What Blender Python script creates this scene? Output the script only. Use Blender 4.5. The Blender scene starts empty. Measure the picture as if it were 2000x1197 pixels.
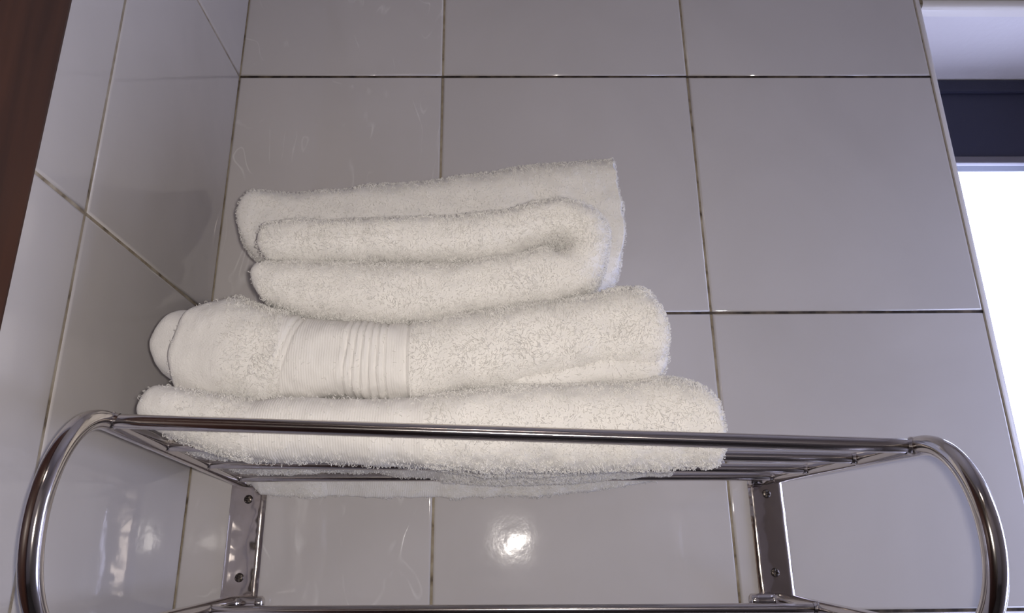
import bpy, math, random
import numpy as np
from mathutils import Vector, Matrix

SC = bpy.context.scene
COL = SC.collection
rng = np.random.default_rng(7)
random.seed(7)
H = 1.55                                   # height of the photographer's lens above the floor

# ------------------------------------------------------------------ camera
YAW, PITCH, ROLL, FPX, DIST = 0.0179835, 0.3231358, -0.0110432, 1450.949, 0.75854
def cam_axes():
    cy, sy, cp, sp = math.cos(YAW), math.sin(YAW), math.cos(PITCH), math.sin(PITCH)
    f = Vector((sy*cp, cy*cp, sp)); r = Vector((cy, -sy, 0)); u = r.cross(f)
    cr, sr = math.cos(ROLL), math.sin(ROLL)
    return cr*r + sr*u, -sr*r + cr*u, f
cr_, cu_, cf_ = cam_axes()
cam = bpy.data.cameras.new('camera'); cam.sensor_width = 36.0; cam.lens = FPX/2000*36.0; cam.clip_start = 0.01
camo = bpy.data.objects.new('camera', cam); COL.objects.link(camo)
camo.matrix_world = Matrix(((cr_.x, cu_.x, -cf_.x, 0), (cr_.y, cu_.y, -cf_.y, -DIST), (cr_.z, cu_.z, -cf_.z, H), (0, 0, 0, 1)))
SC.camera = camo

# ------------------------------------------------------------------ light and exposure
w = bpy.data.worlds.new('daylight'); SC.world = w; w.use_nodes = True
bg = w.node_tree.nodes['Background']; bg.inputs[0].default_value = (0.64, 0.68, 1.0, 1); bg.inputs[1].default_value = 9.5

fl = bpy.data.lights.new('phone_flash', 'AREA'); fl.shape = 'DISK'; fl.size = 0.011; fl.energy = 2.3; fl.color = (1.0, 0.93, 0.86)
flo = bpy.data.objects.new('phone_flash', fl); COL.objects.link(flo)
flo.location = (0.009, -DIST, H + 0.004); flo.rotation_euler = camo.matrix_world.to_euler()

po = bpy.data.lights.new('window_portal', 'AREA'); po.shape = 'RECTANGLE'; po.size = 0.32; po.size_y = 1.0
poo = bpy.data.objects.new('window_portal', po); COL.objects.link(poo)
poo.location = (0.695, 0.24, H + 0.15); poo.rotation_euler = (math.radians(-90), 0, 0)
po.cycles.is_portal = True
pq = bpy.data.lights.new('fill_opening_portal', 'AREA'); pq.shape = 'RECTANGLE'; pq.size = 0.37; pq.size_y = 0.82  # portal for the unseen window added in the right wall
pqo = bpy.data.objects.new('fill_opening_portal', pq); COL.objects.link(pqo)
pqo.location = (1.005, -0.23, H - 0.075); pqo.rotation_euler = (math.radians(90), 0, math.radians(90))
pq.cycles.is_portal = True

cl = bpy.data.lights.new('added_fill_lamp', 'AREA'); cl.shape = 'DISK'; cl.size = 0.22; cl.energy = 1.3; cl.color = (1.0, 0.86, 0.74)  # unseen lamp added behind the camera: warm fill, lifts the metal reflections
clo = bpy.data.objects.new('added_fill_lamp', cl); COL.objects.link(clo); clo.location = (-0.05, -1.55, H + 0.95)

SC.view_settings.view_transform = 'Standard'; SC.view_settings.look = 'None'
SC.view_settings.exposure = 0.0; SC.view_settings.gamma = 1.0; SC.view_settings.use_curve_mapping = False
SC.cycles.use_denoising = True
SC.cycles.max_bounces = 10; SC.cycles.diffuse_bounces = 5; SC.cycles.glossy_bounces = 6
SC.cycles.sample_clamp_indirect = 4.0

# ------------------------------------------------------------------ materials
def new_mat(name):
    m = bpy.data.materials.new(name); m.use_nodes = True
    nt = m.node_tree; b = nt.nodes['Principled BSDF']
    return m, nt, b
def N(nt, typ, **kw):
    n = nt.nodes.new(typ)
    for k, v in kw.items():
        if k in n.inputs: n.inputs[k].default_value = v
        else: setattr(n, k, v)
    return n
def ramp(nt, fac, stops):
    r = nt.nodes.new('ShaderNodeValToRGB'); e = r.color_ramp.elements
    while len(e) < len(stops): e.new(0.5)
    for i, (p, c) in enumerate(stops):
        e[i].position = p; e[i].color = (*c, 1) if len(c) == 3 else c
    nt.links.new(fac, r.inputs[0]); return r
def simple(name, col, rough, metal=0.0, bump=None):
    m, nt, b = new_mat(name)
    b.inputs['Base Color'].default_value = (*col, 1); b.inputs['Roughness'].default_value = rough; b.inputs['Metallic'].default_value = metal
    if bump:
        tc = N(nt, 'ShaderNodeTexCoord'); no = N(nt, 'ShaderNodeTexNoise', Scale=bump[0], Detail=3.0)
        bp = N(nt, 'ShaderNodeBump', Strength=1.0, Distance=bump[1])
        nt.links.new(tc.outputs['Object'], no.inputs['Vector']); nt.links.new(no.outputs['Fac'], bp.inputs['Height']); nt.links.new(bp.outputs[0], b.inputs['Normal'])
    return m

def make_tile_mat(name, col, veins):
    m, nt, b = new_mat(name); L = nt.links.new
    geo = N(nt, 'ShaderNodeNewGeometry'); oi = N(nt, 'ShaderNodeObjectInfo')
    # glaze waviness
    off = N(nt, 'ShaderNodeVectorMath', operation='ADD'); L(geo.outputs['Position'], off.inputs[0])
    comb = N(nt, 'ShaderNodeCombineXYZ'); mul = N(nt, 'ShaderNodeMath', operation='MULTIPLY'); mul.inputs[1].default_value = 37.0
    L(oi.outputs['Random'], mul.inputs[0]); L(mul.outputs[0], comb.inputs[0]); L(mul.outputs[0], comb.inputs[1]); L(comb.outputs[0], off.inputs[1])
    n1 = N(nt, 'ShaderNodeTexNoise', Scale=22.0, Detail=1.0); L(off.outputs[0], n1.inputs['Vector'])
    n2 = N(nt, 'ShaderNodeTexNoise', Scale=170.0, Detail=2.0); L(off.outputs[0], n2.inputs['Vector'])
    b1 = N(nt, 'ShaderNodeBump', Strength=1.0, Distance=0.0006); L(n1.outputs['Fac'], b1.inputs['Height'])
    b2 = N(nt, 'ShaderNodeBump', Strength=1.0, Distance=0.00004); L(n2.outputs['Fac'], b2.inputs['Height']); L(b1.outputs[0], b2.inputs['Normal'])
    # faint cloudy marbling and thin light veins
    n3 = N(nt, 'ShaderNodeTexNoise', Scale=5.0, Detail=4.0, Distortion=0.6); L(off.outputs[0], n3.inputs['Vector'])
    c = [v*0.95 for v in col]; d = [min(1, v*1.05) for v in col]
    r3 = ramp(nt, n3.outputs['Fac'], [(0.3, c), (0.7, d)])
    mp = N(nt, 'ShaderNodeMapping'); mp.inputs['Scale'].default_value = (1.0, 1.0, 0.42); mp.inputs['Rotation'].default_value = (0, 0.25, 0); L(off.outputs[0], mp.inputs[0])
    n4 = N(nt, 'ShaderNodeTexNoise', Scale=24.0, Detail=1.5, Distortion=0.9); L(mp.outputs[0], n4.inputs['Vector'])
    a = N(nt, 'ShaderNodeMath', operation='SUBTRACT'); a.inputs[1].default_value = 0.5; L(n4.outputs['Fac'], a.inputs[0])
    ab = N(nt, 'ShaderNodeMath', operation='ABSOLUTE'); L(a.outputs[0], ab.inputs[0])
    rv = ramp(nt, ab.outputs[0], [(0.0, (1, 1, 1)), (0.020, (0, 0, 0))])
    n5 = N(nt, 'ShaderNodeTexNoise', Scale=20.0, Detail=2.0); L(off.outputs[0], n5.inputs['Vector'])
    rm = ramp(nt, n5.outputs['Fac'], [(0.50, (0, 0, 0)), (0.66, (1, 1, 1))])
    mm = N(nt, 'ShaderNodeMath', operation='MULTIPLY'); L(rv.outputs[0], mm.inputs[0]); L(rm.outputs[0], mm.inputs[1])
    m2 = N(nt, 'ShaderNodeMath', operation='MULTIPLY'); m2.inputs[1].default_value = veins; L(mm.outputs[0], m2.inputs[0])
    mx = N(nt, 'ShaderNodeMix', data_type='RGBA'); L(m2.outputs[0], mx.inputs['Factor']); L(r3.outputs[0], mx.inputs['A']); mx.inputs['B'].default_value = (0.93, 0.92, 0.9, 1)
    L(mx.outputs['Result'], b.inputs['Base Color'])
    b3 = N(nt, 'ShaderNodeBump', Strength=0.5, Distance=0.0004); L(m2.outputs[0], b3.inputs['Height']); L(b2.outputs[0], b3.inputs['Normal'])
    L(b3.outputs[0], b.inputs['Normal'])
    b.inputs['Roughness'].default_value = 0.06; b.inputs['IOR'].default_value = 1.68
    return m
TILE = make_tile_mat('glazed_white_tile', (0.56, 0.53, 0.52), 0.0)
TILE_V = make_tile_mat('glazed_veined_tile', (0.555, 0.525, 0.515), 0.42)

def make_grout(name, horizontal_dark):
    m, nt, b = new_mat(name); L = nt.links.new
    geo = N(nt, 'ShaderNodeNewGeometry')
    n = N(nt, 'ShaderNodeTexNoise', Scale=60.0, Detail=4.0); L(geo.outputs['Position'], n.inputs['Vector'])
    if horizontal_dark:
        r = ramp(nt, n.outputs['Fac'], [(0.40, (0.025, 0.018, 0.013)), (0.66, (0.13, 0.10, 0.07))])
    else:
        r = ramp(nt, n.outputs['Fac'], [(0.28, (0.08, 0.06, 0.04)), (0.42, (0.30, 0.25, 0.18)), (0.7, (0.45, 0.40, 0.32))])
    L(r.outputs[0], b.inputs['Base Color']); b.inputs['Roughness'].default_value = 0.9
    bp = N(nt, 'ShaderNodeBump', Strength=0.6, Distance=0.0006); L(n.outputs['Fac'], bp.inputs['Height']); L(bp.outputs[0], b.inputs['Normal'])
    return m
GROUT = make_grout('beige_grout', False)
GROUT_D = make_grout('mouldy_grout', True)

def make_steel(name, col, rough, aniso, wav=None):
    m, nt, b = new_mat(name); L = nt.links.new
    b.inputs['Base Color'].default_value = (*col, 1); b.inputs['Metallic'].default_value = 1.0
    b.inputs['Roughness'].default_value = rough
    if aniso:
        b.inputs['Anisotropic'].default_value = aniso
        t = N(nt, 'ShaderNodeTangent', direction_type='UV_MAP'); t.uv_map = 'UVMap'; L(t.outputs[0], b.inputs['Tangent'])
    if wav:
        tc = N(nt, 'ShaderNodeTexCoord'); no = N(nt, 'ShaderNodeTexNoise', Scale=wav[0], Detail=1.5)
        bp = N(nt, 'ShaderNodeBump', Strength=1.0, Distance=wav[1]); L(tc.outputs['Object'], no.inputs['Vector']); L(no.outputs['Fac'], bp.inputs['Height']); L(bp.outputs[0], b.inputs['Normal'])
    return m
STEEL = make_steel('polished_tube_steel', (0.66, 0.62, 0.60), 0.13, 0.88)
PLATE = make_steel('polished_plate_steel', (0.66, 0.60, 0.56), 0.09, 0.0, (45.0, 0.0011))
HOOP = make_steel('polished_hoop_steel', (0.66, 0.62, 0.60), 0.11, 0.45)
SCREW = make_steel('dark_screw_steel', (0.10, 0.085, 0.075), 0.32, 0.0)

def make_terry(name, col, pile):
    m, nt, b = new_mat(name); L = nt.links.new
    geo = N(nt, 'ShaderNodeNewGeometry')
    n = N(nt, 'ShaderNodeTexNoise', Scale=90.0, Detail=3.0); L(geo.outputs['Position'], n.inputs['Vector'])
    c = [v*0.96 for v in col]; d = [min(1, v*1.03) for v in col]
    r = ramp(nt, n.outputs['Fac'], [(0.3, c), (0.7, d)]); L(r.outputs[0], b.inputs['Base Color'])
    b.inputs['Roughness'].default_value = 0.95; b.inputs['Specular IOR Level'].default_value = 0.15
    b.inputs['Sheen Weight'].default_value = 0.12; b.inputs['Sheen Roughness'].default_value = 0.6
    if not pile:
        n2 = N(nt, 'ShaderNodeTexNoise', Scale=900.0, Detail=2.0); L(geo.outputs['Position'], n2.inputs['Vector'])
        bp = N(nt, 'ShaderNodeBump', Strength=0.6, Distance=0.0008); L(n2.outputs['Fac'], bp.inputs['Height']); L(bp.outputs[0], b.inputs['Normal'])
    return m
TERRY = make_terry('white_terry_cloth', (0.76, 0.74, 0.72), False)
PILE = make_terry('white_terry_loops', (0.78, 0.76, 0.735), True)
def make_band():
    m, nt, b = new_mat('white_woven_band'); L = nt.links.new
    b.inputs['Base Color'].default_value = (0.765, 0.745, 0.725, 1); b.inputs['Roughness'].default_value = 0.85
    b.inputs['Specular IOR Level'].default_value = 0.2; b.inputs['Sheen Weight'].default_value = 0.1
    geo = N(nt, 'ShaderNodeNewGeometry')
    wv = N(nt, 'ShaderNodeTexWave', wave_type='BANDS', bands_direction='X', Scale=180.0, Distortion=1.5, Detail=1.0); L(geo.outputs['Position'], wv.inputs['Vector'])
    no = N(nt, 'ShaderNodeTexNoise', Scale=700.0, Detail=2.0); L(geo.outputs['Position'], no.inputs['Vector'])
    ad = N(nt, 'ShaderNodeMath', operation='ADD'); L(wv.outputs['Fac'], ad.inputs[0]); L(no.outputs['Fac'], ad.inputs[1])
    bp = N(nt, 'ShaderNodeBump', Strength=0.5, Distance=0.0003); L(ad.outputs[0], bp.inputs['Height']); L(bp.outputs[0], b.inputs['Normal'])
    return m
BAND = make_band()

def make_wood():
    m, nt, b = new_mat('dark_red_brown_wood'); L = nt.links.new
    tc = N(nt, 'ShaderNodeNewGeometry'); mp = N(nt, 'ShaderNodeMapping'); mp.inputs['Scale'].default_value = (40, 40, 2.5); L(tc.outputs['Position'], mp.inputs[0])
    n = N(nt, 'ShaderNodeTexNoise', Scale=1.6, Detail=5.0, Distortion=0.7); L(mp.outputs[0], n.inputs['Vector'])
    r = ramp(nt, n.outputs['Fac'], [(0.3, (0.03, 0.010, 0.005)), (0.7, (0.065, 0.022, 0.010))]); L(r.outputs[0], b.inputs['Base Color'])
    b.inputs['Roughness'].default_value = 0.45
    return m
WOOD = make_wood()
PAINT = simple('white_emulsion', (0.62, 0.59, 0.60), 0.7, 0, (120.0, 0.0004))
BEAD = simple('cream_plastic_bead', (0.66, 0.62, 0.58), 0.35)
FABRIC = simple('navy_blind_fabric', (0.020, 0.021, 0.044), 0.5, 0, (900.0, 0.0003))
BLINDBAR = simple('grey_blind_bar', (0.13, 0.12, 0.135), 0.5)
ALU = simple('dark_window_aluminium', (0.012, 0.015, 0.034), 0.6)
FLOORM = simple('grey_floor_tile', (0.12, 0.11, 0.10), 0.4)
DULL = simple('grey_painted_wall', (0.62, 0.57, 0.55), 0.6)
def make_glass():
    m, nt, b = new_mat('window_glass'); L = nt.links.new
    nt.nodes.remove(b); out = nt.nodes['Material Output']
    tr = N(nt, 'ShaderNodeBsdfTransparent'); tr.inputs[0].default_value = (0.95, 0.97, 0.98, 1)
    gl = N(nt, 'ShaderNodeBsdfGlossy'); gl.inputs['Roughness'].default_value = 0.02
    mx = N(nt, 'ShaderNodeMixShader'); mx.inputs[0].default_value = 0.05; L(tr.outputs[0], mx.inputs[1]); L(gl.outputs[0], mx.inputs[2]); L(mx.outputs[0], out.inputs[0])
    return m
GLASS = make_glass()

# ------------------------------------------------------------------ mesh helpers
def mesh_obj(name, V, F, mat, parent=None, smooth=False, uv=None, loc=None):
    me = bpy.data.meshes.new(name)
    V = np.asarray(V, dtype=np.float32); 
    if isinstance(F, np.ndarray):
        n, k = F.shape
        me.vertices.add(len(V)); me.vertices.foreach_set('co', V.ravel())
        me.loops.add(n*k); me.loops.foreach_set('vertex_index', F.astype(np.int32).ravel())
        me.polygons.add(n); me.polygons.foreach_set('loop_start', np.arange(0, n*k, k, dtype=np.int32))
        me.update(calc_edges=True); me.validate()
    else:
        me.from_pydata([tuple(map(float, v)) for v in V], [], F)
    if smooth: me.polygons.foreach_set('use_smooth', np.ones(len(me.polygons), dtype=bool))
    if uv is not None:
        ul = me.uv_layers.new(name='UVMap'); li = np.empty(len(me.loops), dtype=np.int32); me.loops.foreach_get('vertex_index', li)
        ul.data.foreach_set('uv', np.asarray(uv, dtype=np.float32)[li].ravel())
    me.materials.append(mat); me.update()
    o = bpy.data.objects.new(name, me); COL.objects.link(o)
    if parent is not None: o.parent = parent
    if loc is not None: o.location = loc
    return o
def box_data(x0, x1, y0, y1, z0, z1, b=0.0):
    """box with chamfered edges"""
    import itertools
    if b <= 0:
        V = [(x, y, z) for x in (x0, x1) for y in (y0, y1) for z in (z0, z1)]
        return V, [(0, 1, 3, 2), (4, 6, 7, 5), (0, 4, 5, 1), (2, 3, 7, 6), (0, 2, 6, 4), (1, 5, 7, 3)]
    import bmesh
    bm = bmesh.new()
    V, F = box_data(x0, x1, y0, y1, z0, z1); vs = [bm.verts.new(v) for v in V]
    for f in F: bm.faces.new([vs[i] for i in f])
    bm.normal_update()
    bmesh.ops.bevel(bm, geom=bm.edges[:], offset=b, segments=2, profile=0.6, affect='EDGES')
    bm.verts.index_update(); V = [tuple(v.co) for v in bm.verts]; F = [tuple(v.index for v in f.verts) for f in bm.faces]; bm.free()
    return V, F
def merge(*parts):
    V, F = [], []
    for v, f in parts:
        o = len(V); V += list(v); F += [tuple(i+o for i in q) for q in f]
    return V, F
def box(name, x0, x1, y0, y1, z0, z1, mat, parent=None, b=0.0):
    V, F = box_data(x0, x1, y0, y1, z0+H, z1+H, b); return mesh_obj(name, V, F, mat, parent)
def structure(o): o['kind'] = 'structure'; return o
def empty(name, loc):
    o = bpy.data.objects.new(name, None); COL.objects.link(o); o.location = loc; o.empty_display_size = 0.05; return o
def tag(o, label, cat, group=None):
    o['label'] = label; o['category'] = cat
    if group: o['group'] = group
    return o
def smooth_path(P, n):
    """Catmull-Rom through the points of P (any dimension), n samples per span"""
    P = np.asarray(P, float); Q = np.vstack([2*P[0]-P[1], P, 2*P[-1]-P[-2]]); out = []
    for i in range(1, len(Q)-2):
        p0, p1, p2, p3 = Q[i-1], Q[i], Q[i+1], Q[i+2]
        t = np.linspace(0, 1, n, endpoint=False)[:, None]
        out.append(0.5*((2*p1)+(-p0+p2)*t+(2*p0-5*p1+4*p2-p3)*t*t+(-p0+3*p1-3*p2+p3)*t**3))
    out.append(P[-1][None]); return np.vstack(out)
def tube_data(path, r, k=24, cap=True):
    path = np.asarray(path, float); n = len(path)
    T = np.gradient(path, axis=0); T /= np.linalg.norm(T, axis=1)[:, None]
    ref = np.array([0.0, 0, 1]) if abs(T[0][2]) < 0.9 else np.array([0, 1.0, 0])
    a = ref - T[0]*ref.dot(T[0]); a /= np.linalg.norm(a); A = [a]
    for i in range(1, n):
        a = A[-1] - T[i]*A[-1].dot(T[i]); A.append(a/np.linalg.norm(a))
    A = np.array(A); B = np.cross(T, A); s = np.concatenate([[0], np.cumsum(np.linalg.norm(np.diff(path, axis=0), axis=1))])
    rr = np.full(n, r) if np.isscalar(r) else np.asarray(r)
    if cap:   # rounded ends
        path = np.vstack([path[0]-T[0]*r*0.35, path[0]-T[0]*r*0.25, path, path[-1]+T[-1]*r*0.25, path[-1]+T[-1]*r*0.35])
        A = np.vstack([A[0], A[0], A, A[-1], A[-1]]); B = np.vstack([B[0], B[0], B, B[-1], B[-1]])
        rr = np.concatenate([[rr[0]*0.02, rr[0]*0.75], rr, [rr[-1]*0.75, rr[-1]*0.02]]); s = np.concatenate([[s[0]-2e-3, s[0]-1e-3], s, [s[-1]+1e-3, s[-1]+2e-3]])
    th = np.linspace(0, 2*math.pi, k, endpoint=False)
    V = path[:, None, :] + rr[:, None, None]*(np.cos(th)[None, :, None]*A[:, None, :] + np.sin(th)[None, :, None]*B[:, None, :])
    m = len(path); V = V.reshape(-1, 3); F = []
    for i in range(m-1):
        for j in range(k):
            F.append((i*k+j, (i+1)*k+j, (i+1)*k+(j+1) % k, i*k+(j+1) % k))
    F = [f[::-1] for f in F]
    uv = np.stack([np.repeat(s, k)*10, np.tile(np.arange(k)/k, m)], 1)
    return V, np.array(F), uv
def tube(name, path, r, mat, parent=None, k=24):
    V, F, uv = tube_data([(p[0], p[1], p[2]+H) for p in path], r, k); return mesh_obj(name, V, F, mat, parent, True, uv)

# ------------------------------------------------------------------ the tiled room
GAP = 0.0024; TT = 0.007
XL, XR = -0.3083, 0.5355                                    # left wall, edge of the window recess
ROWS = [-1.55] + [0.2458 + 0.3*k for k in range(-5, 4)]     # heights of the joints (relative to the lens)
ROWS = [-1.55, -1.2542, -0.9542, -0.6542, -0.3542, -0.0542, 0.2458, 0.5458, 0.8458, 0.98]
def tile_data(w_, h_):
    """tile lying in x,z with its glazed face towards -y and a soft rounded rim"""
    b = 0.0018; rings = [(0, 0), (TT-b, 0), (TT-0.4*b, 0.25*b), (TT-0.05*b, 0.75*b), (TT, 1.5*b)]
    V, F = [], []
    for d, i in rings:
        V += [(-w_/2+i, -d, -h_/2+i), (w_/2-i, -d, -h_/2+i), (w_/2-i, -d, h_/2-i), (-w_/2+i, -d, h_/2-i)]
    for q in range(len(rings)-1):
        for j in range(4):
            F.append((q*4+j, q*4+(j+1) % 4, q*4+4+(j+1) % 4, q*4+4+j))
    q = (len(rings)-1)*4; F.append((q, q+1, q+2, q+3))
    return V, F
tile_cache = {}
def tile(w_, h_, loc, rot, parent, mat):
    key = (round(w_, 4), round(h_, 4), mat.name)
    if key not in tile_cache:
        V, F = tile_data(w_, h_); o = mesh_obj('tile', V, F, mat, parent); tile_cache[key] = o.data
        o.data.polygons.foreach_set('use_smooth', np.ones(len(o.data.polygons), dtype=bool))
    else:
        o = bpy.data.objects.new('tile', tile_cache[key]); COL.objects.link(o); o.parent = parent
    o.location = loc
    o.rotation_euler = (random.gauss(0, 0.0005), random.gauss(0, 0.0004), rot + random.gauss(0, 0.0005))
    return o
def grout_bed(name, parts):
    V, F = merge(*parts); return structure(mesh_obj(name, V, F, GROUT))

# back wall (glazed face at y=0), the window recess is cut through it to the right of XR
WT, WB, WR = 0.6496, -0.40, 0.855                            # window head, sill, right reveal
RW = 0.895                                                   # right wall
Yg = 0.0018                                                 # grout face
wb = grout_bed('wall_back', [box_data(XL-0.02, XR-0.004, Yg, 0.30, 0, 2.53),
                             box_data(XR-0.004, WR+0.004, Yg, 0.30, H+WT+0.006, 2.53),
                             box_data(XR-0.004, WR+0.004, Yg, 0.30, 0, H+WB-0.004),
                             box_data(WR+0.004, RW+0.02, Yg, 0.30, 0, 2.53)])
COLS = [XL-0.0010, -0.0664, 0.2285, XR-0.0095]
for c in range(3):
    for r_ in range(len(ROWS)-1):
        x0, x1, z0, z1 = COLS[c], COLS[c+1], ROWS[r_], ROWS[r_+1]
        tile(x1-x0-GAP, z1-z0-GAP, ((x0+x1)/2, TT, H+(z0+z1)/2), 0, wb, TILE_V if c == 0 or r_ == 4 else TILE)
for (x0, x1) in ((XR+0.0, XR+0.3), (XR+0.3, RW)):
    tile(x1-x0-GAP, 0.98-WT-0.014-GAP, ((x0+x1)/2, TT, H+(WT+0.014+0.98)/2), 0, wb, TILE)
    for r_ in range(4):
        tile(x1-x0-GAP, ROWS[r_+1]-ROWS[r_]-GAP, ((x0+x1)/2, TT, H+(ROWS[r_]+ROWS[r_+1])/2), 0, wb, TILE)
# dark, mouldy mortar lines in the horizontal joints
for z in ROWS[1:-1]:
    o = box('grout_line', XL, XR-0.010, Yg-0.0009, Yg+0.001, z-GAP/2-0.0003, z+GAP/2+0.0003, GROUT_D, wb)
# left wall, glazed face at x=XL
DY = -0.335                                                 # where the wooden door frame begins
wl = grout_bed('wall_left', [box_data(XL-0.20, XL-0.0012, DY-0.03, 0.02, 0, 2.53), box_data(XL-0.20, XL-0.0012, DY-1.2, DY-0.03, 2.08, 2.53),
                             box_data(XL-0.20, XL-0.0012, -2.1, DY-0.95, 0, 2.53)])
YC = [DY-0.02, -0.2495, 0.0008]
for c in range(2):
    for r_ in range(len(ROWS)-1):
        y0, y1, z0, z1 = YC[c], YC[c+1], ROWS[r_], ROWS[r_+1]
        tile(y1-y0-GAP*1.35, z1-z0-GAP, (XL-TT, (y0+y1)/2, H+(z0+z1)/2), math.pi/2, wl, TILE)
# wooden door and frame on the left wall
d1 = structure(box('door_1', XL-0.06, XL-0.02, DY-0.93, DY-0.055, -1.55, 0.50, WOOD, None, 0.002))
for (y0, y1, z0, z1) in ((DY-0.07, DY, -1.55, 0.58), (DY-1.0, DY-0.93, -1.55, 0.58), (DY-0.93, DY-0.07, 0.51, 0.58)):
    box('door_frame', XL-0.07, XL+0.016, y0, y1, z0, z1, WOOD, d1, 0.004)
# right wall beyond the window, wall behind the photographer, floor, ceiling
S0, S1, SB, ST = -0.41, -0.05, -0.47, 0.32              # unseen opening added in the right wall for bluish light on the tiles
V, F = merge(box_data(RW, RW+0.1, -2.1, S0, 0, H+0.98), box_data(RW, RW+0.1, S1, 0.02, 0, H+0.98),
             box_data(RW, RW+0.1, S0, S1, 0, H+SB), box_data(RW, RW+0.1, S0, S1, H+ST, H+0.98))
wr = structure(mesh_obj('wall_right', V, F, PAINT))
wf = structure(box('wall_front', XL-0.1, RW+0.1, -2.2, -2.1, -1.55, 0.98, DULL))
fo = structure(box('floor', XL-0.2, RW+0.1, -2.2, 0.3, -1.62, -1.55, FLOORM))
ce = structure(box('ceiling', XL-0.2, RW+0.1, -2.2, 0.3, 0.98, 1.03, PAINT))

# plastered lining of the window recess
def quad_box(*a): return box_data(*a)
V, F = merge(box_data(XR-0.004, WR+0.004, 0.004, 0.30, H+WT, H+WT+0.006),
             box_data(XR-0.004, XR-0.0012, 0.004, 0.30, H+WB, H+WT), box_data(WR, WR+0.004, 0.004, 0.30, H+WB, H+WT),
             box_data(XR-0.004, WR+0.004, 0.004, 0.30, H+WB-0.004, H+WB))
structure(mesh_obj('trim_1', V, F, PAINT))
# rounded tile bead round the recess
def bead(name, x0, x1, z0, z1, vertical):
    pts = []
    r = 0.0095
    for i in range(9):
        a = math.pi/2*i/8
        pts.append((r*math.sin(a), -0.0006+ r*(1-math.cos(a))*0.85))
    prof = [(-0.0008, 0.006)] + [(p, q) for p, q in pts] + [(r, 0.018), (r-0.003, 0.018)]
    V, F = [], []
    for e in (0, 1):
        for (u, y) in prof:
            if vertical: V.append((x0+u, y, H+(z0 if e == 0 else z1)))
            else: V.append((x0 if e == 0 else x1, y, H+z1-u))
    n = len(prof)
    for i in range(n): F.append((i, (i+1) % n, n+(i+1) % n, n+i) if vertical else (n+i, n+(i+1) % n, (i+1) % n, i))
    return structure(mesh_obj(name, V, F, BEAD, None))
bead('trim_2', XR-0.0095, 0, WB, WT+0.012, True)
bead('trim_3', XR, WR, 0, WT+0.0085, False)
# window
YW = 0.175
def frame_data(x0, x1, z0, z1, y0, y1, t):
    return merge(box_data(x0, x1, y0, y1, z1-t, z1), box_data(x0, x1, y0, y1, z0, z0+t), box_data(x0, x0+t, y0, y1, z0+t, z1-t), box_data(x1-t, x1, y0, y1, z0+t, z1-t))
V, F = merge(frame_data(XR, WR, H+WB, H+0.5756, YW, YW+0.012, 0.052), box_data(XR, WR, YW+0.001, YW+0.05, H+0.5756, H+WT)); win = structure(mesh_obj('window_1', V, F, ALU))
V, F = frame_data(XR+0.03, WR-0.03, H+WB+0.03, H+0.5496, YW+0.012, YW+0.022, 0.026); mesh_obj('sash', V, F, ALU, win)
V, F = box_data(XR+0.05, WR-0.05, YW+0.0155, YW+0.0185, H+WB+0.05, H+0.53); mesh_obj('pane', V, F, GLASS, win)
fr_ = []
for (a, b, c, d) in ((S0, S1, ST-0.03, ST), (S0, S1, SB, SB+0.03), (S0, S0+0.03, SB+0.03, ST-0.03), (S1-0.03, S1, SB+0.03, ST-0.03)):
    fr_.append(box_data(RW+0.05, RW+0.09, a, b, H+c, H+d))
V, F = merge(*fr_); fill_win = structure(mesh_obj('added_fill_window', V, F, ALU))  # frame of the added window, there to let in bluish side light
V, F = box_data(RW+0.068, RW+0.072, S0+0.03, S1-0.03, H+SB+0.03, H+ST-0.03); mesh_obj('pane', V, F, GLASS, fill_win)
# rolled blind half way down in front of the glass
bl = tag(empty('roller_blind', ((XR+WR)/2, 0.155, H+WT)), 'dark navy roller blind lowered over the top of the bright window', 'blind')
def in_parent(o, p): o.parent = p; o.matrix_parent_inverse = Matrix.Translation(p.location).inverted(); return o
in_parent(box('cassette', XR+0.004, WR-0.004, 0.150, 0.172, 0.628, WT-0.001, FABRIC, None, 0.003), bl)
in_parent(box('blind_fabric', XR+0.006, WR-0.006, 0.1565, 0.1585, 0.523, 0.630, FABRIC), bl)
in_parent(box('bottom_bar', XR+0.006, WR-0.006, 0.152, 0.162, 0.5130, 0.5235, BLINDBAR, None, 0.002), bl)

# ------------------------------------------------------------------ the chrome rack
rack = tag(empty('towel_rack', (0.0065, 0, H+0.07)), 'polished steel wall rack with two slatted shelves and curved end hoops', 'rack')
LX, RX = -0.2504, 0.2635
RA, RF, RB = 0.0062, 0.0047, 0.0040                          # radii: hoop, front bar, slim bars
def hoop(X, s, zb, zf, yf, yc, zl, bulge):
    """one end: stub along the wall, arm, C bend, lower arm, stub"""
    P = [(X+s*0.017, -0.0125, zb), (X+s*0.010, -0.0125, zb), (X+s*0.003, -0.0155, zb), (X, -0.026, zb)]
    P += [(X, y, zb+(zf-zb)*(-y-0.026)/(-yf-0.026)) for y in np.linspace(-0.05, yf, 12)]
    zc, hh = (zf+zl)/2, (zf-zl)/2
    P += [(X, yf-bulge*math.sin(a)**0.92, zc+hh*math.cos(a)) for a in np.linspace(0.09, math.pi-0.09, 36)]
    P += [(X, y, zl+0.0065*(y-yf)/(-0.026-yf)) for y in np.linspace(yf, -0.05, 12)]
    zl += 0.0065
    P += [(X, -0.026, zl), (X+s*0.003, -0.0155, zl), (X+s*0.012, -0.0125, zl), (X+s*0.028, -0.0125, zl)]
    return smooth_path(P, 3)
hl = in_parent(tube('side_hoop', hoop(LX, 1, 0.0715, 0.0838, -0.283, 0, -0.046, 0.056), RA, HOOP, None, 28), rack)
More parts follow.
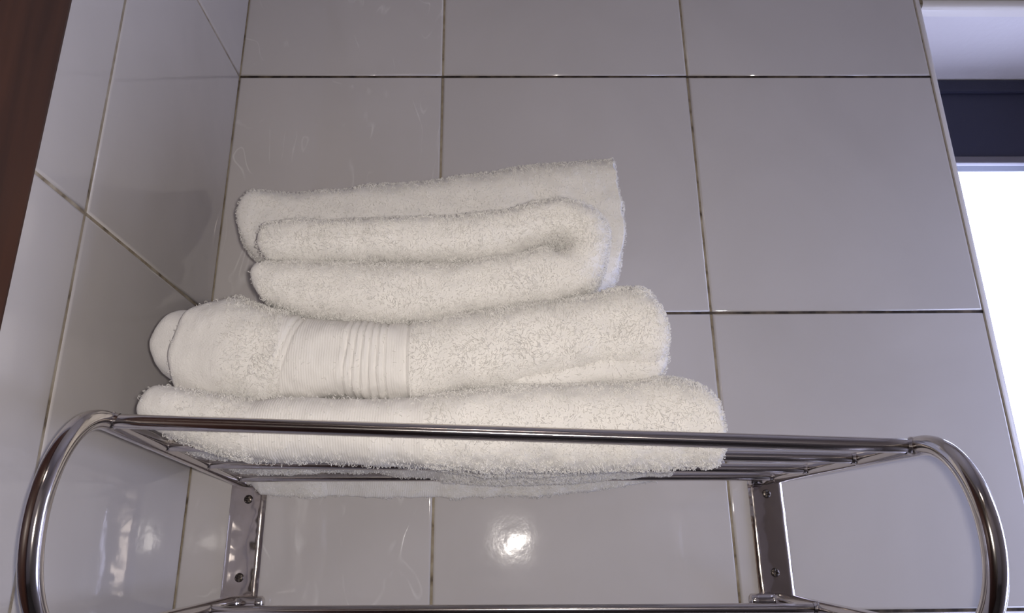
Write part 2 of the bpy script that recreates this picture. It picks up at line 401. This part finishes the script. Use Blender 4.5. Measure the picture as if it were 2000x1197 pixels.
hr = in_parent(tube('side_hoop', hoop(RX, -1, 0.0690, 0.0625, -0.290, 0, -0.049, 0.055), RA, HOOP, None, 28), rack)
def arm_z(side, y):
    zb, zf, yf = (0.0715, 0.0838, -0.283) if side < 0 else (0.0690, 0.0625, -0.290)
    return zb+(zf-zb)*(-y-0.026)/(-yf-0.026)
bars = [(-0.283, -0.290, RF), (-0.200, -0.214, RB), (-0.118, -0.124, RB), (-0.040, -0.042, RB)]
def weld(name, X, s, y, z, r):   # little flared fillet where a bar meets the hoop
    xs = np.linspace(0, 0.004, 8); rr = r + 0.0013*np.exp(-xs/0.0014)
    path = [(X+s*(RA*0.7+x), y, z+H) for x in xs]
    V, F, uv = tube_data(path, rr[0], 20, False); 
    n = len(xs); V = V.reshape(n, 20, 3); c = np.array(path)[:, None, :]; V = c+(V-c)*(rr/rr[0])[:, None, None]
    return V.reshape(-1, 3), F, uv
for i, (yl, yr, r) in enumerate(bars):
    zl, zr = arm_z(-1, yl), arm_z(1, yr)
    P = [(LX+0.002+(RX-LX-0.004)*t, yl+(yr-yl)*t, zl+(zr-zl)*t) for t in np.linspace(0, 1, 24)]
    b_ = in_parent(tube('front_bar' if i == 0 else 'shelf_bar', P, r, STEEL, None, 24), rack)
    for (X, s, y, z) in ((LX, 1, yl, zl), (RX, -1, yr, zr)):
        V, F, uv = weld('weld', X, s, y, z, r); in_parent(mesh_obj('weld', V, F, STEEL, None, True, uv), rack)
for i, (y, yr, r) in enumerate(((-0.283, -0.290, RF), (-0.200, -0.214, RB), (-0.078, -0.108, RB))):
    zl, zr = -0.046+0.0065*(y+0.283)/0.257-0.001, -0.049+0.0065*(yr+0.29)/0.264+0.001
    P = [(LX+0.002+(RX-LX-0.004)*t, y+(yr-y)*t, zl+(zr-zl)*t) for t in np.linspace(0, 1, 24)]
    in_parent(tube('front_bar' if i == 0 else 'shelf_bar', P, r, STEEL, None, 24), rack)
    for (X, s, yy, z) in ((LX, 1, y, zl), (RX, -1, yr, zr)):
        V, F, uv = weld('weld', X, s, yy, z, r); in_parent(mesh_obj('weld', V, F, STEEL, None, True, uv), rack)
def plate(x0, x1):
    # pressed sheet: thin, softly domed along its length with folded long edges
    nx, nz = 15, 40; z0, z1 = -0.062, 0.078; V, F = [], []
    for j in range(nz):
        for i in range(nx):
            u, v = i/(nx-1), j/(nz-1)
            y = -0.0031-0.0006*math.sin(math.pi*u)
            if i in (0, nx-1): y = -0.0010
            V.append((x0+(x1-x0)*(0 if u == 0 else 1 if u == 1 else 0.02+0.96*u), y, H+z0+(z1-z0)*v))
    for j in range(nz-1):
        for i in range(nx-1): F.append((j*nx+i, j*nx+i+1, (j+1)*nx+i+1, (j+1)*nx+i))
    # back, closing the sheet
    o = len(V)
    V += [(x0, -0.0002, H+z0), (x1, -0.0002, H+z0), (x1, -0.0002, H+z1), (x0, -0.0002, H+z1)]
    F += [(o, o+1, nx-1, 0), (o+2, o+3, (nz-1)*nx, nz*nx-1)]
    return in_parent(mesh_obj('wall_plate', V, F, PLATE, None, True), rack)
pl_ = plate(-0.2655, -0.2303); pr_ = plate(0.2470, 0.2818)
def screw(p, x, z):
    R_, nr, na = 0.0044, 12, 56; V, F = [(0, 0, 0)], []
    ang0 = random.uniform(0, 1.5)
    for i in range(1, nr+1):
        r = R_*i/nr
        for j in range(na):
            a = 2*math.pi*j/na; xx, zz = r*math.cos(a), r*math.sin(a)
            xr, zr = r*math.cos(a+ang0), r*math.sin(a+ang0)
            d = 0.0019*math.sqrt(max(0, 1-(r/R_)**2)) + 0.0003
            if min(abs(xr), abs(zr)) < 0.00055 and r < R_*0.68: d -= 0.0016
            if i == nr: d = -0.0008
            V.append((xx, -d, zz))
    V[0] = (0, 0.0002, 0)
    for j in range(na): F.append((0, 1+j, 1+(j+1) % na))
    for i in range(nr-1):
        for j in range(na): F.append((1+i*na+j, 1+(i+1)*na+j, 1+(i+1)*na+(j+1) % na, 1+i*na+(j+1) % na))
    F = [f for f in F]
    o = mesh_obj('screw', V, F, SCREW, None, True); o.location = (x, -0.0036, H+z)
    o.parent = p; o.matrix_parent_inverse = (Matrix.Translation(rack.location)).inverted() if False else Matrix.Identity(4)
    return o
bpy.context.view_layer.update()
for (p, x, z) in ((pl_, -0.2471, 0.0548), (pl_, -0.2485, -0.0174), (pr_, 0.2642, 0.0554), (pr_, 0.2637, -0.0183)):
    o = screw(p, x, z); o['label'] = 'dark cross-head screw'

# ------------------------------------------------------------------ towels
# smooth 3-D value noise
_lat = rng.random((64, 64, 64)).astype(np.float32)*2-1
def vnoise(P, s):
    q = P*s; i = np.floor(q).astype(int); f = q-i; f = f*f*(3-2*f); r = 0
    for dx in (0, 1):
        for dy in (0, 1):
            for dz in (0, 1):
                wgt = (f[..., 0] if dx else 1-f[..., 0])*(f[..., 1] if dy else 1-f[..., 1])*(f[..., 2] if dz else 1-f[..., 2])
                r = r + wgt*_lat[(i[..., 0]+dx) & 63, (i[..., 1]+dy) & 63, (i[..., 2]+dz) & 63]
    return r
def normals_of(V):
    """V: grid n x m x 3, closed in m"""
    du = np.gradient(V, axis=0); dv = np.roll(V, -1, 1)-np.roll(V, 1, 1)
    n = np.cross(du, dv); return n/(np.linalg.norm(n, axis=2)[..., None]+1e-9)
class Fold:
    """one thick fold of cloth: a run of (lower edge, upper edge) pairs in x,z swept from its rounded front y0 back to y1"""
    def __init__(s, pairs, y0, y1, n=240, m=190, e0=0.012, e1=0.012, rf=0.8, warp=None, seed=0, amp=1.0, pre=None, frontcurve=None):
        P = np.array([(a[0], a[1], b[0], b[1]) for a, b in pairs], float)
        Q = smooth_path(P, 24); c = (Q[:, :2]+Q[:, 2:])/2
        L = np.concatenate([[0], np.cumsum(np.linalg.norm(np.diff(c, axis=0), axis=1))])
        t = np.linspace(0, 1, n); t = 0.72*t+0.28*(0.5-0.5*np.cos(math.pi*t)); S = t*L[-1]
        Q = np.stack([np.interp(S, L, Q[:, k]) for k in range(4)], 1)
        b, a = Q[:, :2], Q[:, 2:]; c = (a+b)/2; h = (a-b)/2
        p = 2.2
        u0 = np.clip(S/e0, 0, 1); u1 = np.clip((L[-1]-S)/e1, 0, 1)
        fac = np.maximum(1-(1-u0)**p, 0)**(1/p)*np.maximum(1-(1-u1)**p, 0)**(1/p); fac = np.maximum(fac, 0.02)
        back_off = (1-fac)*0.010
        hl = np.linalg.norm(h, axis=1)*fac
        V = np.zeros((n, m, 3)); VV = np.zeros((n, m)); 
        for i in range(n):
            hh = hl[i]; ya = y0+back_off[i]+(frontcurve(c[i, 0]) if frontcurve else 0); yb = y1
            r = min(hh*rf*1.15, (yb-ya)*0.45); rz = hh*min(1, rf)
            th = np.linspace(0, math.pi/2, 14)
            pts = [(yb, -hh*0.6), (yb-0.01, -hh)]
            pts += [(y, -hh) for y in np.linspace(yb-0.011, ya+r, 10)]
            pts += [(ya+r-r*math.sin(q), -(hh-rz)-rz*math.cos(q)) for q in th[1:]]
            pts += [(ya+r-r*math.cos(q), (hh-rz)+rz*math.sin(q)) for q in th]
            pts += [(y, hh) for y in np.linspace(ya+r, yb-0.011, 10)[1:]] + [(yb-0.01, hh), (yb, hh*0.6), (yb, -hh*0.6)]
            pts = np.array(pts); l = np.concatenate([[0], np.cumsum(np.linalg.norm(np.diff(pts, axis=0), axis=1))])
            k = np.linspace(0, l[-1], m, endpoint=False)
            # finer towards the front
            yy = np.interp(k, l, pts[:, 0]); vv = np.interp(k, l, pts[:, 1])
            v = vv/max(hh, 1e-6); d = h[i]/max(np.linalg.norm(h[i]), 1e-6)
            V[i, :, 0] = c[i, 0]+d[0]*vv; V[i, :, 1] = yy; V[i, :, 2] = c[i, 1]+d[1]*vv; VV[i] = v
        if warp is not None: V = warp(V, VV)
        s.S, s.L = S, L[-1]; s.V0 = V.copy()
        n_ = normals_of(V)
        if pre is not None: V = V + n_*pre(V, S)[..., None]
        off = np.array([seed*1.37, seed*0.71, seed*2.13])
        D = amp*(0.0016*vnoise(V+off, 28)+0.0011*vnoise(V+off, 70)+0.00045*vnoise(V+off, 190)+0.0002*vnoise(V+off, 520))
        V = V+n_*D[..., None]; V[..., 2] += H
        s.V = V; s.N = normals_of(V); s.n, s.m = n, m
    def part(s, name, mat, parent, i0=0, i1=None):
        i1 = s.n if i1 is None else i1
        V = s.V[i0:i1].reshape(-1, 3); n, m = i1-i0, s.m
        I = np.arange(n*m).reshape(n, m); J = np.roll(I, -1, 1)
        F = np.stack([I[:-1], J[:-1], J[1:], I[1:]], -1).reshape(-1, 4)
        Fl = [tuple(f) for f in F.tolist()]
        if i0 == 0: Fl.append(tuple(range(m))[::-1])
        if i1 == s.n: Fl.append(tuple((n-1)*m+k for k in range(m)))
        return mesh_obj(name, V, Fl, mat, parent, True)
    def at(s, x):   # column index nearest to x (measured at the front)
        f = s.V[:, s.m//2, 0]; return int(np.argmin(abs(f-x)))
    def samples(s, count, keep=lambda P, Nn, S: np.ones(len(P))):
        A = s.V[:-1]; B = s.V[1:]; e1 = B-A; e2 = np.roll(A, -1, 1)-A
        area = np.linalg.norm(np.cross(e1, e2), axis=2)
        P0 = A.reshape(-1, 3); Nn = s.N[:-1].reshape(-1, 3); SS = np.repeat(s.S[:-1], s.m)
        wgt = area.ravel()*keep(P0, Nn, SS)
        tot = wgt.sum(); wgt = wgt/tot
        k = rng.choice(len(P0), size=count, p=wgt)
        u, v = rng.random((2, count, 1))
        return P0[k]+e1.reshape(-1, 3)[k]*u+e2.reshape(-1, 3)[k]*v, Nn[k]
def loops(P, Nn, length, rad, seed):
    """curled terry loops as thin three-sided bent tubes"""
    n = len(P); r = np.random.default_rng(seed)
    d = r.normal(size=(n, 3)); cl = np.stack([vnoise(P+seed*3.1, 60.), vnoise(P+seed*5.7, 60.), vnoise(P+seed*9.3, 60.)], 1)
    d = d*0.75+cl*2.2; d[:, 2] -= 0.55
    d -= Nn*(d*Nn).sum(1)[:, None]; d /= np.linalg.norm(d, axis=1)[:, None]+1e-9
    sd = np.cross(Nn, d); ln = length*(0.65+0.7*r.random(n))*(1+0.35*vnoise(P+seed*2.2, 45.)); curl = r.normal(size=n)*0.5
    K = 5; t = np.linspace(0, 1, K)
    ang = t*math.radians(165)
    up = np.sin(ang); fw = (1-np.cos(ang))*0.5
    C = P[:, None, :]-Nn[:, None, :]*0.0004 + ln[:, None, None]*(0.95*up[None, :, None]*Nn[:, None, :]+0.95*fw[None, :, None]*d[:, None, :]+(curl[:, None]*(t**2)[None, :])[..., None]*0.7*sd[:, None, :])
    R_ = rad*(0.75+0.5*r.random(n)); th = np.array([0, 2.094, 4.189])
    Vv = np.zeros((n, K, 3, 3))
    for k in range(K):
        a = ang[k]; a1 = np.cos(a)*Nn*-1*0+(-np.sin(a)*Nn*0)+sd
        nrm = (-np.cos(a))*d+np.sin(a)*Nn
        rr = R_*(0.8 if k == 0 else 0.55 if k == K-1 else 1.0)
        for j in range(3):
            Vv[:, k, j] = C[:, k]+rr[:, None]*(math.cos(th[j])*nrm+math.sin(th[j])*sd)
    V = Vv.reshape(-1, 3); base = (np.arange(n)*K*3)[:, None]
    q = []
    for k in range(K-1):
        for j in range(3):
            q.append((k*3+j, k*3+(j+1) % 3, (k+1)*3+(j+1) % 3, (k+1)*3+j))
    F = (base[:, None, :]+np.array(q)[None]).reshape(-1, 4)
    return V, F
def pile(parent, items, seed, length=0.0021, rad=0.00023):
    Vs, Fs, o = [], [], 0
    for (fold, count, keep) in items:
        P, Nn = fold.samples(count, keep); V, F = loops(P, Nn, length, rad, seed+o % 97); Vs.append(V); Fs.append(F+o); o += len(V)
    ob = mesh_obj('terry_pile', np.vstack(Vs), np.vstack(Fs), PILE, parent, True); ob['kind'] = 'stuff'; return ob
def seen(P, Nn, S):      # the pile is grown on every side that shows: front, under and over, ends; not on the hidden back
    return ((Nn[:, 1] < 0.55)).astype(float)
def towel(name, label, x, y, z):
    return tag(empty(name, (x, y, H+z)), label, 'towel', 'folded white towels on the rack')
def adopt(o, p): o.parent = p; o.matrix_parent_inverse = Matrix.Translation(p.location).inverted(); return o

T1 = [((-0.2438, 0.0871), (-0.2466, 0.1015)), ((-0.2375, 0.0836), (-0.2411, 0.1102)), ((-0.2268, 0.0788), (-0.2334, 0.1140)), ((-0.1937, 0.0685), (-0.1985, 0.1088)), ((-0.1665, 0.0636), (-0.1707, 0.1044)), ((-0.1262, 0.0613), (-0.1298, 0.1069)), ((-0.0593, 0.0587), (-0.0609, 0.1064)), ((0.0077, 0.0561), (0.0083, 0.1130)), ((0.0582, 0.0557), (0.0607, 0.1144)), ((0.0987, 0.0563), (0.0958, 0.1159)), ((0.1258, 0.0574), (0.1206, 0.1193)), ((0.1445, 0.0579), (0.1406, 0.1142)), ((0.1525, 0.0602), (0.1522, 0.1041))]
T2 = [((-0.2397, 0.1233), (-0.2304, 0.1704)), ((-0.2325, 0.1146), (-0.2220, 0.1816)), ((-0.2027, 0.1061), (-0.1976, 0.1858)), ((-0.1743, 0.1023), (-0.1787, 0.1810)), ((-0.1600, 0.1061), (-0.1635, 0.1747)), ((-0.1188, 0.1087), (-0.1229, 0.1690)), ((-0.0623, 0.1068), (-0.0642, 0.1649)), ((-0.0270, 0.1123), (-0.0277, 0.1708)), ((0.0085, 0.1154), (0.0092, 0.1753)), ((0.0445, 0.1228), (0.0463, 0.1798)), ((0.0735, 0.1285), (0.0764, 0.1860)), ((0.0951, 0.1276), (0.0934, 0.1899)), ((0.1112, 0.1260), (0.1083, 0.1882)), ((0.1234, 0.1341), (0.1216, 0.1708))]
T2_LOW = [((-0.0058, 0.1148), (0.0033, 0.1211)), ((0.0415, 0.1152), (0.0420, 0.1310)), ((0.0818, 0.1168), (0.0794, 0.1414)), ((0.1112, 0.1177), (0.1094, 0.1451)), ((0.1232, 0.1251), (0.1225, 0.1450))]
T2_IN = [((-0.2340, 0.1229), (-0.2228, 0.1824)), ((-0.2443, 0.1257), (-0.2355, 0.1841)), ((-0.2577, 0.1345), (-0.2505, 0.1818)), ((-0.2641, 0.1454), (-0.2587, 0.1698))]
TA = [((-0.1836, 0.1879), (-0.1864, 0.2081)), ((-0.1769, 0.1812), (-0.1810, 0.2113)), ((-0.1541, 0.1736), (-0.1573, 0.2120)), ((-0.1242, 0.1695), (-0.1271, 0.2123)), ((-0.0649, 0.1660), (-0.0665, 0.2124)), ((-0.0280, 0.1725), (-0.0285, 0.2127)), ((0.0093, 0.1766), (0.0097, 0.2179)), ((0.0393, 0.1812), (0.0328, 0.2236)), ((0.0660, 0.1898), (0.0450, 0.2206)), ((0.0800, 0.2048), (0.0497, 0.2214)), ((0.0858, 0.2276), (0.0521, 0.2256)), ((0.0821, 0.2467), (0.0492, 0.2298)), ((0.0690, 0.2588), (0.0438, 0.2298)), ((0.0495, 0.2646), (0.0329, 0.2274)), ((0.0298, 0.2629), (0.0174, 0.2224)), ((0.0101, 0.2577), (-0.0018, 0.2175)), ((-0.0172, 0.2505), (-0.0209, 0.2151)), ((-0.0444, 0.2484), (-0.0437, 0.2144)), ((-0.1063, 0.2465), (-0.1045, 0.2142)), ((-0.1680, 0.2463), (-0.1651, 0.2141)), ((-0.1818, 0.2421), (-0.1791, 0.2146)), ((-0.1845, 0.2349), (-0.1828, 0.2171))]
TB = [((-0.2249, 0.2623), (-0.2288, 0.2913)), ((-0.2188, 0.2543), (-0.2197, 0.3050)), ((-0.2045, 0.2402), (-0.2067, 0.3074)), ((-0.1858, 0.2226), (-0.1846, 0.3089)), ((-0.1421, 0.2065), (-0.1493, 0.3118)), ((-0.0742, 0.1994), (-0.0782, 0.3216)), ((0.0106, 0.2034), (0.0119, 0.3342)), ((0.0533, 0.2077), (0.0622, 0.3413)), ((0.0749, 0.2121), (0.0851, 0.3438)), ((0.0945, 0.2175), (0.0980, 0.3448)), ((0.1029, 0.2294), (0.1067, 0.3443))]
T1_TAIL = [(-0.2398, 0.0660), (-0.2313, 0.0548), (-0.1867, 0.0520), (-0.0631, 0.0499), (0.0362, 0.0499), (0.0862, 0.0557), (0.1266, 0.0617), (0.1674, 0.0682), (0.2238, 0.0765)]


# --- lowest towel: sags between the bars, its back edge hangs behind the last one
def bar_top(X, Y):
    l = np.array([arm_z(-1, b[0]) for b in bars]); r = np.array([arm_z(1, b[1]) for b in bars])
    t = np.clip((X-LX)/(RX-LX), 0, 1)
    zl = 0.0715+(0.0838-0.0715)*(-Y-0.026)/0.257; zr = 0.0690+(0.0625-0.0690)*(-Y-0.026)/0.264
    return zl+(zr-zl)*t+RB
def warp1(V, v):
    X, Y = V[..., 0], V[..., 1]; t = np.clip((X-LX)/(RX-LX), 0, 1)
    y2 = -0.200-0.014*t; y3 = -0.118-0.006*t; y4 = -0.040-0.002*t
    mid = np.exp(-((X-0.01)/0.115)**2)
    lowest = v <= -0.98
    zb = bar_top(X, Y)
    g23 = np.clip((Y-y2)/(y3-y2), 0, 1); g34 = np.clip((Y-y3)/(y4-y3), 0, 1); g4 = np.clip((Y-y4)/0.024, 0, 1)
    sag = (0.003+0.0125*mid)*np.sin(math.pi*g23)**0.7+(0.002+0.0125*mid)*np.sin(math.pi*g34)**0.7
    target = zb-sag
    tail = np.interp(X, [p[0] for p in T1_TAIL], [p[1] for p in T1_TAIL])
    target = np.where(Y > y4, target*(1-g4)+tail*g4, target)
    # ahead of the second bar the fold keeps its own rounded underside
    front = np.clip((y2-0.004-Y)/0.018, 0, 1); front = front*front*(3-2*front)
    n_, m_ = v.shape
    zlow = np.take_along_axis(V[..., 2], np.argmin(v, axis=1)[:, None], 1)
    wgt = np.clip((0.35-v)/1.35, 0, 1); wgt = wgt*wgt*(3-2*wgt)
    dz = (target-zlow)*(1-front)
    out = V.copy(); out[..., 2] += dz*wgt
    return out
def dobby1(V, S):
    x = V[..., 0]; f = np.clip((x+0.172)/0.006, 0, 1)*np.clip((-0.052-x)/0.006, 0, 1)
    return -0.0010*f
t1 = towel('folded_towel', 'thick white towel at the bottom of the stack, lying on the steel bars', -0.05, -0.13, 0.08)
f1 = Fold(T1, -0.264, -0.010, 280, 230, 0.012, 0.006, 0.86, warp1, 1, 1.0, dobby1)
ia, ib = f1.at(-0.170), f1.at(-0.052)
adopt(f1.part('terry_section', TERRY, None, 0, ia+1), t1); adopt(f1.part('woven_band', BAND, None, ia, ib+1), t1); adopt(f1.part('terry_section', TERRY, None, ib), t1)
def keep1(P, Nn, S): return seen(P, Nn, S)*np.where((P[:, 0] > -0.170) & (P[:, 0] < -0.052), 0.16, 1.0)*np.clip((P[:, 0]+0.235)/0.04, 0.08, 1)*np.where((Nn[:, 2] > 0.6) & (P[:, 1] > -0.2), 0.1, 1)
adopt(pile(None, [(f1, 30000, keep1)], 11, 0.0019), t1)

# --- second towel with the ribbed band
def warp2(V, v):
    out = V.copy(); up = np.clip(v, 0, 1); Y = V[..., 1]
    out[..., 2] += 0.012*np.clip((Y+0.215)/0.05, 0, 1)*up
    dn = np.clip(-v, 0, 1); out[..., 2] += 0.002*np.clip((Y+0.22)/0.05, 0, 1)*dn
    return out
RIB = [-0.1090, -0.1033, -0.0980, -0.0925, -0.0872, -0.0817]
def dobby2(V, S):
    x = V[..., 0]+0.012*(0.14-V[..., 2])/0.04*np.clip((-0.08-V[..., 0])/0.08, 0, 1)   # the weave leans a little towards the left end
    f = np.clip((x+0.157)/0.004, 0, 1)*np.clip((-0.0635-x)/0.003, 0, 1)
    d = -0.0012*f
    for r_ in RIB: d = d-0.0021*np.exp(-((x-r_)/0.0011)**2)
    for r_ in (-0.1545, -0.1500, -0.0665): d = d-0.0015*np.exp(-((x-r_)/0.0011)**2)
    g = np.clip((x+0.1135)/0.002, 0, 1)*np.clip((-0.0785-x)/0.002, 0, 1)
    return d+0.0006*g
t2 = towel('folded_towel', 'white towel with a ribbed woven band, second up from the steel bars', -0.06, -0.13, 0.12)
f2 = Fold(T2, -0.252, -0.03, 380, 210, 0.009, 0.014, 0.80, warp2, 2, 1.0, dobby2)
ia, ib = f2.at(-0.157), f2.at(-0.0635); ih = f2.at(-0.222)
adopt(f2.part('hem', TERRY, None, 0, ih+1), t2); adopt(f2.part('terry_section', TERRY, None, ih, ia+1), t2); adopt(f2.part('woven_band', BAND, None, ia, ib+1), t2)
adopt(f2.part('terry_section', TERRY, None, ib), t2)
f2l = Fold(T2_LOW, -0.240, -0.04, 110, 150, 0.03, 0.010, 0.85, None, 3)
adopt(f2l.part('lower_fold', TERRY, None), t2)
f2i = Fold(T2_IN, -0.228, -0.06, 80, 150, 0.012, 0.013, 0.85, None, 4, 0.5)
adopt(f2i.part('inner_fold', TERRY, None), t2)
def keep2(P, Nn, S):
    x = P[:, 0]
    return seen(P, Nn, S)*np.where((x > -0.156) & (x < -0.064), 0.03, 1.0)*np.clip((x+0.204)/0.025, 0.02, 1)*np.where((Nn[:, 2] > 0.6) & (P[:, 1] > -0.2), 0.1, 1)
adopt(pile(None, [(f2, 30000, keep2), (f2l, 7500, seen)], 23, 0.0023), t2)

# --- upper hand towel folded over on itself, its round fold to the right
t3 = towel('folded_towel', 'small white towel doubled over with its round fold on the right', -0.06, -0.2, 0.19)
f3 = Fold(TA, -0.246, -0.180, 420, 130, 0.010, 0.012, 0.82, None, 5, 0.9)
i3 = f3.n//2
adopt(f3.part('folded_body', TERRY, None, 12, f3.n-10), t3); adopt(f3.part('hem', TERRY, None, 0, 13), t3); adopt(f3.part('hem', TERRY, None, f3.n-11), t3)
def keep3(P, Nn, S): return seen(P, Nn, S)*np.where((S < 0.008) | (S > f3.L-0.006), 0.05, 1)
adopt(pile(None, [(f3, 30000, keep3)], 37, 0.0021), t3)

# --- tallest towel, behind the doubled one
t4 = towel('folded_towel', 'uppermost white towel, standing taller behind the doubled small towel', -0.06, -0.1, 0.24)
def warp4(V, v):
    out = V.copy(); X, Z = V[..., 0], V[..., 2]; k = np.clip((X-0.05)/0.045, 0, 1)
    out[..., 0] += k*(0.0052*np.exp(-((Z-0.268)/0.034)**2) + 0.0014*vnoise(V*np.array([0.2, 1, 1]), 110.0) - 0.0045*np.exp(-((Z-0.215)/0.010)**2))
    return out
f4 = Fold(TB, -0.176, -0.03, 240, 190, 0.014, 0.0035, 0.42, warp4, 6, 0.9)
adopt(f4.part('folded_body', TERRY, None), t4)
adopt(pile(None, [(f4, 26000, seen)], 51, 0.0019), t4)
